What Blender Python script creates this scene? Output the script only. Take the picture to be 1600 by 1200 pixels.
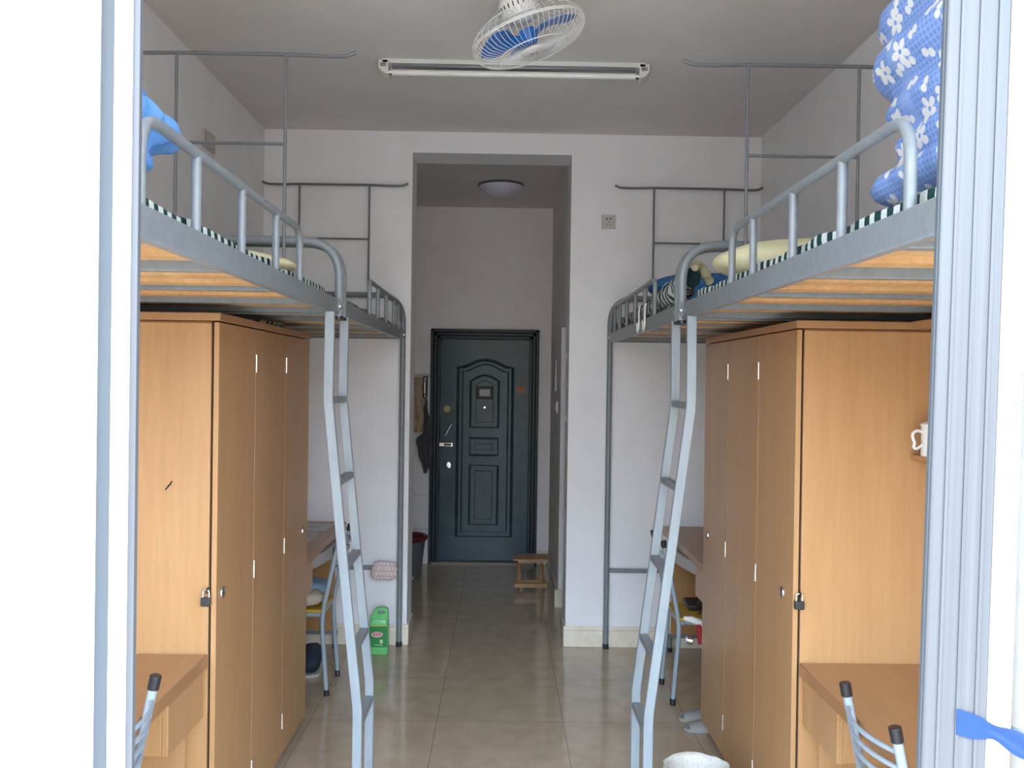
import bpy, bmesh, math, random
from mathutils import Vector, Matrix, noise
random.seed(7)
SC = bpy.context.scene
for o in list(bpy.data.objects): bpy.data.objects.remove(o)
C = SC.collection

# ---------------------------------------------------------------- camera
cam_data = bpy.data.cameras.new('camera'); cam = bpy.data.objects.new('camera', cam_data); C.objects.link(cam)
cam_data.sensor_fit = 'HORIZONTAL'; cam_data.sensor_width = 36.0
cam_data.lens = 1387.2 / 1600 * 36.0
cam_data.clip_start = 0.02; cam_data.clip_end = 200
YAW, PITCH, ROLL = 0.011, -0.006, 0.014
_f = Vector((math.sin(YAW)*math.cos(PITCH), math.cos(YAW)*math.cos(PITCH), math.sin(PITCH)))
_r = Vector((math.cos(YAW), -math.sin(YAW), 0)); _u = _r.cross(_f)
_r2 = _r*math.cos(ROLL) + _u*math.sin(ROLL); _u2 = -_r*math.sin(ROLL) + _u*math.cos(ROLL)
M = Matrix((( _r2.x, _u2.x, -_f.x, 0), (_r2.y, _u2.y, -_f.y, 0), (_r2.z, _u2.z, -_f.z, 1.63), (0, 0, 0, 1)))
cam.matrix_world = M
SC.camera = cam

# ---------------------------------------------------------------- sky and exposure
SC.view_settings.view_transform = 'Standard'
SC.view_settings.look = 'None'
SC.view_settings.gamma = 1.0
SC.view_settings.use_curve_mapping = False
SC.view_settings.exposure = 2.62
W = bpy.data.worlds.new('World'); SC.world = W; W.use_nodes = True
wn = W.node_tree.nodes; wl = W.node_tree.links; wn.clear()
tc = wn.new('ShaderNodeTexCoord'); sx = wn.new('ShaderNodeSeparateXYZ'); rp = wn.new('ShaderNodeValToRGB')
bg = wn.new('ShaderNodeBackground'); wo = wn.new('ShaderNodeOutputWorld')
wl.new(tc.outputs['Generated'], sx.inputs[0]); wl.new(sx.outputs['Z'], rp.inputs[0])
e = rp.color_ramp.elements
e[0].position = 0.0; e[0].color = (0.44, 0.39, 0.35, 1)
e[1].position = 0.7; e[1].color = (1.25, 1.7, 2.4, 1)
n_ = rp.color_ramp.elements.new(0.12); n_.color = (0.62, 0.62, 0.62, 1)
n_ = rp.color_ramp.elements.new(0.30); n_.color = (1.50, 1.82, 2.3, 1)
wl.new(rp.outputs[0], bg.inputs[0]); wl.new(bg.outputs[0], wo.inputs[0])
bg.inputs[1].default_value = 1.55

# ---------------------------------------------------------------- materials
def S(r, g, b):
    f = lambda c: (c/255/12.92 if c/255 <= .04045 else ((c/255+.055)/1.055)**2.4)
    return (f(r), f(g), f(b), 1)
def mat(name, col, rough=.5, metal=0, spec=.5, coat=0, coat_r=.1):
    m = bpy.data.materials.new(name); m.use_nodes = True
    b = m.node_tree.nodes['Principled BSDF']
    b.inputs['Base Color'].default_value = col; b.inputs['Roughness'].default_value = rough
    b.inputs['Metallic'].default_value = metal; b.inputs['Specular IOR Level'].default_value = spec
    b.inputs['Coat Weight'].default_value = coat; b.inputs['Coat Roughness'].default_value = coat_r
    return m
def nodes(m): return m.node_tree.nodes, m.node_tree.links, m.node_tree.nodes['Principled BSDF']
def ramp(n, stops):
    r = n.new('ShaderNodeValToRGB'); el = r.color_ramp.elements
    el[0].position, el[0].color = stops[0]; el[1].position, el[1].color = stops[-1]
    for p, c in stops[1:-1]:
        q = el.new(p); q.color = c
    return r
def noisy(m, c1, c2, scale=(3, 3, 3), ns=4, detail=4, bump=0, p0=.3, p1=.7):
    n, l, b = nodes(m)
    t = n.new('ShaderNodeTexCoord'); mp = n.new('ShaderNodeMapping'); mp.inputs['Scale'].default_value = scale
    nz = n.new('ShaderNodeTexNoise'); nz.inputs['Scale'].default_value = ns; nz.inputs['Detail'].default_value = detail
    r = ramp(n, [(p0, c1), (p1, c2)])
    l.new(t.outputs['Object'], mp.inputs[0]); l.new(mp.outputs[0], nz.inputs[0]); l.new(nz.outputs[0], r.inputs[0]); l.new(r.outputs[0], b.inputs['Base Color'])
    if bump:
        bp = n.new('ShaderNodeBump'); bp.inputs['Strength'].default_value = bump; bp.inputs['Distance'].default_value = .01
        l.new(nz.outputs[0], bp.inputs['Height']); l.new(bp.outputs[0], b.inputs['Normal'])
    return m
def mix(c, k): return (c[0]*k, c[1]*k, c[2]*k, 1)

WALL = noisy(mat('wall_paint', (.8, .78, .76, 1), .75, spec=.2), (.79, .795, .82, 1), (.84, .845, .87, 1), ns=1.6, bump=0)
HALLW = noisy(mat('hall_paint', (.7, .7, .7, 1), .75, spec=.2), (.84, .81, .82, 1), (.88, .86, .86, 1), ns=1.6)
CEIL = noisy(mat('ceiling_paint', (.7, .68, .66, 1), .85, spec=.1), (.72, .69, .675, 1), (.77, .74, .725, 1), ns=1.0)
BASE = noisy(mat('cream_skirting', (.75, .68, .54, 1), .25), (.70, .62, .49, 1), (.80, .74, .62, 1), ns=5)
TILEW = mat('white_wall_tile', (.80, .80, .80, 1), .15)
n, l, b = nodes(TILEW)
t = n.new('ShaderNodeTexCoord'); mp = n.new('ShaderNodeMapping'); mp.inputs['Rotation'].default_value = (math.pi/2, 0, 0)
br = n.new('ShaderNodeTexBrick'); br.offset = 0; br.inputs['Scale'].default_value = 1
br.inputs['Brick Width'].default_value = .30; br.inputs['Row Height'].default_value = .30; br.inputs['Mortar Size'].default_value = .002
br.inputs['Color1'].default_value = (.80, .80, .80, 1); br.inputs['Color2'].default_value = (.77, .77, .78, 1); br.inputs['Mortar'].default_value = (.45, .45, .45, 1)
l.new(t.outputs['Object'], mp.inputs[0]); l.new(mp.outputs[0], br.inputs[0]); l.new(br.outputs[0], b.inputs['Base Color'])

FLOOR = mat('floor_tile', (.4, .34, .27, 1), .13, spec=.5)
n, l, b = nodes(FLOOR)
t = n.new('ShaderNodeTexCoord'); mp = n.new('ShaderNodeMapping'); mp.inputs['Location'].default_value = (.288, -5.408+6, 0)
br = n.new('ShaderNodeTexBrick'); br.offset = 0; br.inputs['Scale'].default_value = 1
br.inputs['Brick Width'].default_value = .6; br.inputs['Row Height'].default_value = .6; br.inputs['Mortar Size'].default_value = .0016
br.inputs['Mortar Smooth'].default_value = .3
nz = n.new('ShaderNodeTexNoise'); nz.inputs['Scale'].default_value = 9; nz.inputs['Detail'].default_value = 5
r = ramp(n, [(.3, (.42, .33, .225, 1)), (.7, (.50, .40, .28, 1))])
l.new(t.outputs['Object'], mp.inputs[0]); l.new(mp.outputs[0], br.inputs[0]); l.new(t.outputs['Object'], nz.inputs[0]); l.new(nz.outputs[0], r.inputs[0])
l.new(r.outputs[0], br.inputs['Color1']); l.new(r.outputs[0], br.inputs['Color2']); br.inputs['Mortar'].default_value = (.17, .14, .11, 1)
l.new(br.outputs[0], b.inputs['Base Color'])
rr = n.new('ShaderNodeMapRange'); rr.inputs['To Min'].default_value = .06; rr.inputs['To Max'].default_value = .14
l.new(nz.outputs[0], rr.inputs[0]); l.new(rr.outputs[0], b.inputs['Roughness'])

def wood(name, c1, c2, rough=.32, coat=.12, axis='z'):
    m = mat(name, c1, rough, spec=.4, coat=coat, coat_r=.12)
    sc = {'z': (9, 9, .7), 'y': (9, .7, 9), 'x': (.7, 9, 9)}[axis]
    n, l, b = nodes(m)
    t = n.new('ShaderNodeTexCoord'); mp = n.new('ShaderNodeMapping'); mp.inputs['Scale'].default_value = sc
    nz = n.new('ShaderNodeTexNoise'); nz.inputs['Scale'].default_value = 6; nz.inputs['Detail'].default_value = 8; nz.inputs['Roughness'].default_value = .65
    n2 = n.new('ShaderNodeTexNoise'); n2.inputs['Scale'].default_value = 1.1; n2.inputs['Detail'].default_value = 2
    ma = n.new('ShaderNodeMath'); ma.operation = 'MULTIPLY_ADD'; ma.inputs[1].default_value = .6
    m2 = n.new('ShaderNodeMath'); m2.operation = 'MULTIPLY'; m2.inputs[1].default_value = .4
    r = ramp(n, [(.3, c1), (.7, c2)])
    l.new(t.outputs['Object'], mp.inputs[0]); l.new(mp.outputs[0], nz.inputs[0]); l.new(mp.outputs[0], n2.inputs[0])
    l.new(n2.outputs[0], m2.inputs[0]); l.new(nz.outputs[0], ma.inputs[0]); l.new(m2.outputs[0], ma.inputs[2])
    l.new(ma.outputs[0], r.inputs[0]); l.new(r.outputs[0], b.inputs['Base Color'])
    return m
BEECH = wood('beech_laminate', (.43, .235, .098, 1), (.52, .30, .138, 1))
BEECHD = wood('beech_edge', (.36, .19, .08, 1), (.42, .23, .10, 1))
DESKW = wood('desk_laminate', (.34, .17, .07, 1), (.41, .215, .095, 1), rough=.35, axis='y')
PLANK = wood('pine_plank', (.46, .25, .10, 1), (.66, .41, .19, 1), rough=.6, coat=0, axis='y')
STOOLW = wood('bamboo_stool', (.30, .16, .06, 1), (.42, .24, .10, 1), rough=.4)
GAP = mat('dark_gap', (.02, .014, .01, 1), .8)
STEEL = noisy(mat('grey_paint_steel', (.26, .29, .31, 1), .34, spec=.5), (.175, .200, .215, 1), (.21, .235, .25, 1), ns=12)
LADST = noisy(mat('ladder_steel', (.36, .42, .46, 1), .38), (.215, .255, .28, 1), (.27, .31, .335, 1), ns=10, scale=(3, 3, .6))
RUNGM = mat('rung_steel', (.21, .23, .245, 1), .5)
THIN = mat('dark_grey_rod', (.15, .16, .18, 1), .4)
CHAIRM = mat('chair_tube', (.30, .37, .43, 1), .3)
BLACKP = mat('black_plastic', (.018, .017, .018, 1), .35)
CHROME = mat('chrome', (.75, .75, .75, 1), .2, metal=1)
ALU = mat('brushed_aluminium', (.17, .19, .205, 1), .45)
n, l, b = nodes(ALU)
t = n.new('ShaderNodeTexCoord'); mp = n.new('ShaderNodeMapping'); mp.inputs['Scale'].default_value = (90, 90, .6)
nz = n.new('ShaderNodeTexNoise'); nz.inputs['Scale'].default_value = 3; nz.inputs['Detail'].default_value = 3
r = ramp(n, [(.3, (.060, .066, .070, 1)), (.75, (.078, .084, .088, 1))])
l.new(t.outputs['Object'], mp.inputs[0]); l.new(mp.outputs[0], nz.inputs[0]); l.new(nz.outputs[0], r.inputs[0]); l.new(r.outputs[0], b.inputs['Base Color'])
ALUD = mat('dull_aluminium', (.055, .068, .075, 1), .5)
WHITEF = mat('white_frame', (.86, .86, .87, 1), .4)
WHITEP = mat('white_plastic', (.72, .72, .70, 1), .3)
PALEP = mat('pale_grey_plastic', (.50, .48, .46, 1), .4)
TUBEM = mat('tube_glass', (.86, .85, .82, 1), .12)
REFL = mat('tube_tray', (.30, .31, .33, 1), .25, metal=.6)
LAMPM = mat('opal_shade', (.72, .72, .86, 1), .3)
FANB = mat('blue_blade', (.015, .14, .48, 1), .3)
DOORG = noisy(mat('door_green', (.022, .05, .062, 1), .30, spec=.28), (.020, .050, .066, 1), (.032, .072, .092, 1), ns=3)
DOORD = mat('door_frame_green', (.009, .022, .028, 1), .35, spec=.25)
LACQ = mat('brass_disc', (.42, .40, .16, 1), .5)
ORANGE = mat('orange_sticker', (.42, .15, .06, 1), .6)
TAPE = mat('blue_tape', (.010, .036, .17, 1), .5, spec=.2)
TOWELW = mat('knit_pink', (.68, .58, .57, 1), .95)
n, l, b = nodes(TOWELW)
t = n.new('ShaderNodeTexCoord'); mp = n.new('ShaderNodeMapping')
br = n.new('ShaderNodeTexBrick'); br.offset = .5; br.inputs['Scale'].default_value = 1
br.inputs['Brick Width'].default_value = .022; br.inputs['Row Height'].default_value = .030; br.inputs['Mortar Size'].default_value = .0018
br.inputs['Color1'].default_value = (.68, .58, .57, 1); br.inputs['Color2'].default_value = (.62, .53, .52, 1); br.inputs['Mortar'].default_value = (.50, .33, .33, 1)
mp.inputs['Rotation'].default_value = (math.pi/2, 0, 0)
l.new(t.outputs['Object'], mp.inputs[0]); l.new(mp.outputs[0], br.inputs[0]); l.new(br.outputs[0], b.inputs['Base Color'])
GLASS = bpy.data.materials.new('window_glass'); GLASS.use_nodes = True
n = GLASS.node_tree.nodes; l = GLASS.node_tree.links; n.clear()
o_ = n.new('ShaderNodeOutputMaterial'); tr = n.new('ShaderNodeBsdfTransparent'); gl = n.new('ShaderNodeBsdfGlossy'); mx = n.new('ShaderNodeMixShader')
gl.inputs['Roughness'].default_value = .02; mx.inputs[0].default_value = .07; tr.inputs[0].default_value = (.96, .98, .97, 1)
l.new(tr.outputs[0], mx.inputs[1]); l.new(gl.outputs[0], mx.inputs[2]); l.new(mx.outputs[0], o_.inputs[0])
CONC = mat('balcony_plaster', (.62, .62, .60, 1), .8)
BALF = mat('balcony_tile', (.60, .56, .51, 1), .4)

def stripes(name, c1, c2, freq, axis='Y', warp=.0, rough=.85):
    m = mat(name, c1, rough, spec=.2); n, l, b = nodes(m)
    t = n.new('ShaderNodeTexCoord'); w = n.new('ShaderNodeTexWave'); w.bands_direction = axis
    w.inputs['Scale'].default_value = freq; w.inputs['Distortion'].default_value = warp; w.inputs['Detail Scale'].default_value = 1.2
    r = ramp(n, [(.0, c1), (.5, c2)]); r.color_ramp.interpolation = 'CONSTANT'
    l.new(t.outputs['Object'], w.inputs[0]); l.new(w.outputs[0], r.inputs[0]); l.new(r.outputs[0], b.inputs['Base Color'])
    return m
STRIPE = stripes('green_striped_mat', (.012, .05, .045, 1), (.60, .66, .64, 1), 6.5, warp=1.6)
STRIPE2 = stripes('dark_striped_mat', (.012, .035, .035, 1), (.50, .54, .52, 1), 8.5, warp=5)
YELP = noisy(mat('pale_yellow_cloth', (.70, .68, .40, 1), .9, spec=.1), (.66, .66, .36, 1), (.72, .66, .47, 1), ns=9, bump=.2)
BLUEQ = noisy(mat('sky_blue_cloth', (.15, .36, .78, 1), .85, spec=.1), (.13, .33, .74, 1), (.19, .42, .84, 1), ns=5, bump=.3)
NAVYQ = noisy(mat('deep_blue_cloth', (.045, .15, .36, 1), .9, spec=.1), (.04, .13, .33, 1), (.06, .18, .40, 1), ns=8, bump=.3)
# floral quilt: blue fine check with white flowers and leaves
FLOR = mat('floral_quilt', (.2, .3, .65, 1), .85, spec=.1); n, l, b = nodes(FLOR)
t = n.new('ShaderNodeTexCoord'); mp = n.new('ShaderNodeMapping'); mp.inputs['Rotation'].default_value = (0, .35, .95)
l.new(t.outputs['Object'], mp.inputs[0])
def math_(op, a=None, b_=None, c=None):
    q = n.new('ShaderNodeMath'); q.operation = op
    for i, v in enumerate((a, b_, c)):
        if v is None: continue
        if isinstance(v, (int, float)): q.inputs[i].default_value = v
        else: l.new(v, q.inputs[i])
    return q.outputs[0]
sp = n.new('ShaderNodeSeparateXYZ'); l.new(mp.outputs[0], sp.inputs[0])
def motif(scale, petals, rad, off, amp):
    # voronoi cell centres in a plane that runs up the quilt; a petal outline round each
    cb = n.new('ShaderNodeCombineXYZ'); l.new(math_('MULTIPLY_ADD', sp.outputs['X'], scale, off), cb.inputs[0]); l.new(math_('MULTIPLY_ADD', sp.outputs['Z'], scale, off*1.7), cb.inputs[1])
    v = n.new('ShaderNodeTexVoronoi'); v.voronoi_dimensions = '2D'; v.inputs['Scale'].default_value = 1; v.inputs['Randomness'].default_value = .8
    l.new(cb.outputs[0], v.inputs['Vector'])
    sb = n.new('ShaderNodeVectorMath'); sb.operation = 'SUBTRACT'; l.new(cb.outputs[0], sb.inputs[0]); l.new(v.outputs['Position'], sb.inputs[1])
    s2 = n.new('ShaderNodeSeparateXYZ'); l.new(sb.outputs[0], s2.inputs[0])
    cs = n.new('ShaderNodeSeparateColor'); l.new(v.outputs['Color'], cs.inputs[0])
    ang = math_('ADD', math_('ARCTAN2', s2.outputs[1], s2.outputs[0]), math_('MULTIPLY', cs.outputs[0], 6.28))
    pet = math_('POWER', math_('ABSOLUTE', math_('COSINE', math_('MULTIPLY', ang, petals/2))), .8)
    lim = math_('MULTIPLY', math_('MULTIPLY_ADD', pet, amp, 1-amp), rad)
    return math_('LESS_THAN', v.outputs['Distance'], lim), v.outputs['Distance']
f1, d1 = motif(11, 5, .27, 3.3, .72)
f2, d2 = motif(21, 2, .30, 9.1, 1.0)
core = math_('LESS_THAN', d1, .05)
white = math_('SUBTRACT', math_('MAXIMUM', f1, f2), core)
w1 = math_('LESS_THAN', math_('FRACT', math_('MULTIPLY', sp.outputs['X'], 95)), .3)
w2 = math_('LESS_THAN', math_('FRACT', math_('MULTIPLY', sp.outputs['Z'], 95)), .3)
w3 = math_('LESS_THAN', math_('FRACT', math_('MULTIPLY', sp.outputs['X'], 4.1)), .13)
chk = math_('MULTIPLY', math_('MAXIMUM', w1, w2), .55)
band = math_('MAXIMUM', chk, math_('MULTIPLY', w3, .45))
c1 = n.new('ShaderNodeMix'); c1.data_type = 'RGBA'; c1.inputs['A'].default_value = (.14, .24, .53, 1); c1.inputs['B'].default_value = (.28, .39, .64, 1)
l.new(band, c1.inputs['Factor'])
c2 = n.new('ShaderNodeMix'); c2.data_type = 'RGBA'; c2.inputs['B'].default_value = (.60, .62, .62, 1)
l.new(c1.outputs['Result'], c2.inputs['A']); l.new(white, c2.inputs['Factor']); l.new(c2.outputs['Result'], b.inputs['Base Color'])

# ---------------------------------------------------------------- mesh helpers
def BM(): return bmesh.new()
def obj(name, bm, m, parent=None, smooth=None, bevel=0, segs=2, loc=None):
    me = bpy.data.meshes.new(name); bmesh.ops.recalc_face_normals(bm, faces=bm.faces[:]); bm.to_mesh(me); bm.free()
    o = bpy.data.objects.new(name, me); C.objects.link(o)
    ms = m if isinstance(m, (list, tuple)) else [m]
    for q in ms: me.materials.append(q)
    if parent: o.parent = parent
    if loc: o.location = loc
    if bevel:
        bv = o.modifiers.new('bevel', 'BEVEL'); bv.width = bevel; bv.segments = segs; bv.limit_method = 'ANGLE'; bv.angle_limit = .6
    if smooth or smooth is None and bevel:
        for p in me.polygons: p.use_smooth = True
        try: me.set_sharp_from_angle(angle=math.radians(38))
        except Exception: pass
    return o
def box(bm, x0, x1, y0, y1, z0, z1, mi=0, mtx=None):
    co = [(x, y, z) for x in (x0, x1) for y in (y0, y1) for z in (z0, z1)]
    vs = [bm.verts.new(mtx @ Vector(c) if mtx else c) for c in co]
    for f in ((0, 1, 3, 2), (4, 6, 7, 5), (0, 4, 5, 1), (2, 3, 7, 6), (0, 2, 6, 4), (1, 5, 7, 3)):
        fc = bm.faces.new([vs[i] for i in f]); fc.material_index = mi
    return bm
def B(*a, **k): return box(BM(), *a, **k)
def fillet(pts, r, n=6):
    pts = [Vector(p) for p in pts]; out = [pts[0]]
    for i in range(1, len(pts)-1):
        a, p, c = pts[i-1], pts[i], pts[i+1]
        rr = r[i-1] if isinstance(r, (list, tuple)) else r
        d1 = (a-p); d2 = (c-p); k = min(rr, d1.length*.49, d2.length*.49)
        s = p+d1.normalized()*k; e_ = p+d2.normalized()*k
        for j in range(n+1):
            t = j/n; out.append(s*(1-t)**2 + p*2*t*(1-t) + e_*t*t)
    out.append(pts[-1]); return out
def tube(bm, pts, r, seg=12, closed=False, sx=1, sy=1, cap=True, up=None, mi=0, square=False):
    pts = [Vector(p) for p in pts]; n = len(pts); rings = []
    prev = None
    for i, p in enumerate(pts):
        if closed: t = (pts[(i+1) % n]-pts[i-1])
        else: t = pts[min(i+1, n-1)]-pts[max(i-1, 0)]
        t.normalize()
        if prev is None:
            u = Vector(up) if up else (Vector((0, 0, 1)) if abs(t.z) < .9 else Vector((1, 0, 0)))
        else: u = prev
        u = (u - t*u.dot(t)).normalized(); prev = u; w = t.cross(u)
        ri = r[i] if isinstance(r, (list, tuple)) else r
        if square: cs = [(1, 1), (-1, 1), (-1, -1), (1, -1)]
        else: cs = [(math.cos(2*math.pi*j/seg), math.sin(2*math.pi*j/seg)) for j in range(seg)]
        rings.append([bm.verts.new(p + u*a*ri*sx + w*b*ri*sy) for a, b in cs])
    k = len(rings[0])
    for i in range(n if closed else n-1):
        A, Bq = rings[i], rings[(i+1) % n]
        for j in range(k):
            f = bm.faces.new((A[j], A[(j+1) % k], Bq[(j+1) % k], Bq[j])); f.material_index = mi
    if cap and not closed:
        bm.faces.new(rings[0][::-1]).material_index = mi; bm.faces.new(rings[-1]).material_index = mi
    return bm
def T(pts, r, **k): return tube(BM(), pts, r, **k)
def lathe(bm, prof, seg=32, mtx=None, mi=0):
    rings = []
    for r, z in prof:
        if r < 1e-6:
            v = bm.verts.new(mtx @ Vector((0, 0, z)) if mtx else (0, 0, z)); rings.append([v]*seg)
        else:
            rings.append([bm.verts.new((mtx @ Vector((r*math.cos(2*math.pi*j/seg), r*math.sin(2*math.pi*j/seg), z))) if mtx else (r*math.cos(2*math.pi*j/seg), r*math.sin(2*math.pi*j/seg), z)) for j in range(seg)])
    for a, b_ in zip(rings, rings[1:]):
        for j in range(seg):
            vs = []
            for v in (a[j], a[(j+1) % seg], b_[(j+1) % seg], b_[j]):
                if v not in vs: vs.append(v)
            if len(vs) > 2:
                try: bm.faces.new(vs).material_index = mi
                except ValueError: pass
    return bm
def prism(bm, poly, z0, z1, mtx=None, mi=0):
    lo = [bm.verts.new(mtx @ Vector((x, y, z0)) if mtx else (x, y, z0)) for x, y in poly]
    hi = [bm.verts.new(mtx @ Vector((x, y, z1)) if mtx else (x, y, z1)) for x, y in poly]
    n = len(poly); bm.faces.new(lo[::-1]).material_index = mi; bm.faces.new(hi).material_index = mi
    for i in range(n): bm.faces.new((lo[i], lo[(i+1) % n], hi[(i+1) % n], hi[i])).material_index = mi
    return bm
def blob(bm, c, h, p=2.6, n=24, m_=16):
    """a plump rounded lump with half sizes h"""
    sg = lambda v, q: math.copysign(abs(v)**q, v); e_ = 2/p
    rows = []
    for i in range(m_+1):
        ph = -math.pi/2+math.pi*i/m_; row = []
        if i in (0, m_):
            v = bm.verts.new((c[0], c[1], c[2]+h[2]*math.sin(ph))); row = [v]*n
        else:
            for j in range(n):
                th = 2*math.pi*j/n
                row.append(bm.verts.new((c[0]+h[0]*sg(math.cos(ph), e_)*sg(math.cos(th), e_), c[1]+h[1]*sg(math.cos(ph), e_)*sg(math.sin(th), e_), c[2]+h[2]*sg(math.sin(ph), 1))))
        rows.append(row)
    for a, b_ in zip(rows, rows[1:]):
        for j in range(n):
            vs = []
            for v in (a[j], a[(j+1) % n], b_[(j+1) % n], b_[j]):
                if v not in vs: vs.append(v)
            if len(vs) > 2: bm.faces.new(vs)
    return bm
def wrinkle(bm, amp, sc, seed=0, zmin=None):
    bmesh.ops.recalc_face_normals(bm, faces=bm.faces[:]); bm.normal_update()
    for v in bm.verts:
        d = noise.noise(v.co*sc + Vector((seed, seed*2, 0))) + .5*noise.noise(v.co*sc*2.3 + Vector((seed, 5, 1)))
        v.co += v.normal*d*amp
        if zmin is not None and v.co.z < zmin: v.co.z = zmin
def sheet(bm, fn, nu, nv, th=.003):
    """a cloth or paper sheet of real thickness from a function (u,v)->point"""
    g = [[Vector(fn(i/nu, j/nv)) for j in range(nv+1)] for i in range(nu+1)]
    top = [[bm.verts.new(p) for p in r_] for r_ in g]
    nr = [[None]*(nv+1) for _ in range(nu+1)]
    for i in range(nu+1):
        for j in range(nv+1):
            a = g[min(i+1, nu)][j]-g[max(i-1, 0)][j]; c = g[i][min(j+1, nv)]-g[i][max(j-1, 0)]
            nn = a.cross(c); nr[i][j] = nn.normalized() if nn.length > 1e-9 else Vector((0, 0, 1))
    bot = [[bm.verts.new(g[i][j]-nr[i][j]*th) for j in range(nv+1)] for i in range(nu+1)]
    for i in range(nu):
        for j in range(nv):
            bm.faces.new((top[i][j], top[i+1][j], top[i+1][j+1], top[i][j+1]))
            bm.faces.new((bot[i][j], bot[i][j+1], bot[i+1][j+1], bot[i+1][j]))
    for i in range(nu):
        bm.faces.new((top[i][0], bot[i][0], bot[i+1][0], top[i+1][0])); bm.faces.new((top[i][nv], top[i+1][nv], bot[i+1][nv], bot[i][nv]))
    for j in range(nv):
        bm.faces.new((top[0][j], top[0][j+1], bot[0][j+1], bot[0][j])); bm.faces.new((top[nu][j], bot[nu][j], bot[nu][j+1], top[nu][j+1]))
    return bm
def tag(o, label, cat, group=None, kind=None):
    o['label'] = label; o['category'] = cat
    if group: o['group'] = group
    if kind: o['kind'] = kind
    return o
def thing(name, label, cat, loc=(0, 0, 0), rz=0, group=None):
    o = bpy.data.objects.new(name, None); C.objects.link(o); o.location = loc; o.rotation_euler = (0, 0, rz); o.empty_display_size = .1
    return tag(o, label, cat, group)
def at(o, w):
    """keep a child built in world coordinates where it is"""
    return o
def struct(name, bm, m, parent=None, **k):
    o = obj(name, bm, m, parent, **k)
    if parent is None: o['kind'] = 'structure'
    return o
RX = lambda a: Matrix.Rotation(a, 4, 'X'); RY = lambda a: Matrix.Rotation(a, 4, 'Y'); RZ = lambda a: Matrix.Rotation(a, 4, 'Z'); TR = lambda *v: Matrix.Translation(Vector(v))

# ================================================================ the setting
XL, XR, YB, H = -1.462, 1.562, 5.41, 3.124
YN = .93                                  # inner face of the wall with the balcony doors
JL, JR, JT, JY = -.562, .405, 2.996, 5.68  # opening to the hall
YD = 7.78; HL, HR = -1.30, .425
# floor of room, hall and washroom
struct('floor', B(XL-.15, 1.75, .75, 8.0, -.12, 0), FLOOR)
bm = B(XL-.15, XR+.15, .80, 5.7, H, H+.12); box(bm, HL-.15, 1.75, 5.7, 8.0, H, H+.12); struct('ceiling', bm, CEIL)
struct('wall_left', B(XL-.15, XL, .8, 5.7, 0, H), WALL)
struct('wall_right', B(XR, XR+.15, .8, 5.7, 0, H), WALL)
bm = B(XL, JL, YB, JY, 0, H); box(bm, JR, XR, YB, JY, 0, H); box(bm, JL, JR, YB, JY, JT, H)
struct('wall_back', bm, WALL)
bm = B(HR, HR+.14, 6.36, YD, 0, H); box(bm, HR, HR+.14, JY, 6.36, 2.0, H)
struct('wall_hall_right', bm, HALLW)
struct('wall_hall_left', B(HL-.15, HL, JY, YD, 0, H), HALLW)
struct('wall_hall_back', B(HL-.15, 1.75, YD, YD+.15, 0, H), HALLW)
struct('wall_washroom', B(1.6, 1.75, JY, YD, 0, H), HALLW)
# door casing strip of the washroom doorway, white and facing the room
struct('trim_1', B(HR-.006, HR+.15, 6.335, 6.36, .125, 2.0), WALL, bevel=.002)
struct('trim_2', B(HR-.03, HR+.15, 6.325, 6.36, 0, .125), BASE, bevel=.003)
def skirt(name, x0, x1, y0, y1, along):
    bm = B(x0, x1, y0, y1, 0, .10)
    if along == 'x': box(bm, x0, x1, y0+.006, y1, .10, .125)
    else:
        if x0 > 0: box(bm, x0+.006, x1, y0, y1, .10, .125)
        else: box(bm, x0, x1-.006, y0, y1, .10, .125)
    return struct(name, bm, BASE, bevel=.003)
skirt('baseboard_back_right', JR-.012, XR, YB-.014, YB, 'x')
skirt('baseboard_back_left', XL, JL+.012, YB-.014, YB, 'x')
struct('baseboard_jamb_left', B(JL, JL+.012, YB, JY, 0, .125), BASE, bevel=.003)
struct('baseboard_jamb_right', B(JR-.012, JR, YB, JY-.05, 0, .125), BASE, bevel=.003)
skirt('baseboard_left', XL, XL+.014, 1.0, YB-.014, 'y')
skirt('baseboard_right', XR-.014, XR, 1.0, YB-.014, 'y')
struct('baseboard_hall', B(.33, HR, YD-.014, YD, 0, .125), BASE, bevel=.003)
struct('baseboard_hall_right', B(HR-.012, HR, 6.37, YD-.014, 0, .10), BASE, bevel=.003)
bm = B(HL, -.634, YD-.012, YD, 0, 1.63); struct('trim_3', bm, TILEW)
struct('trim_4', B(HL, -.634, YD-.018, YD, 1.63, 1.66), PALEP, bevel=.002)
# balcony, out of view: floor and slab, depths set to shape the daylight
struct('floor_balcony', B(XL-.4, XR+.4, -.40, .75, -.12, -.01), BALF)
struct('ceiling_balcony', B(XL-.4, XR+.4, -.70, .78, H, H+.12), CONC)
struct('trim_5', B(XL-.5, XR+.5, .78, .93, 2.98, H), WALL)

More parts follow.
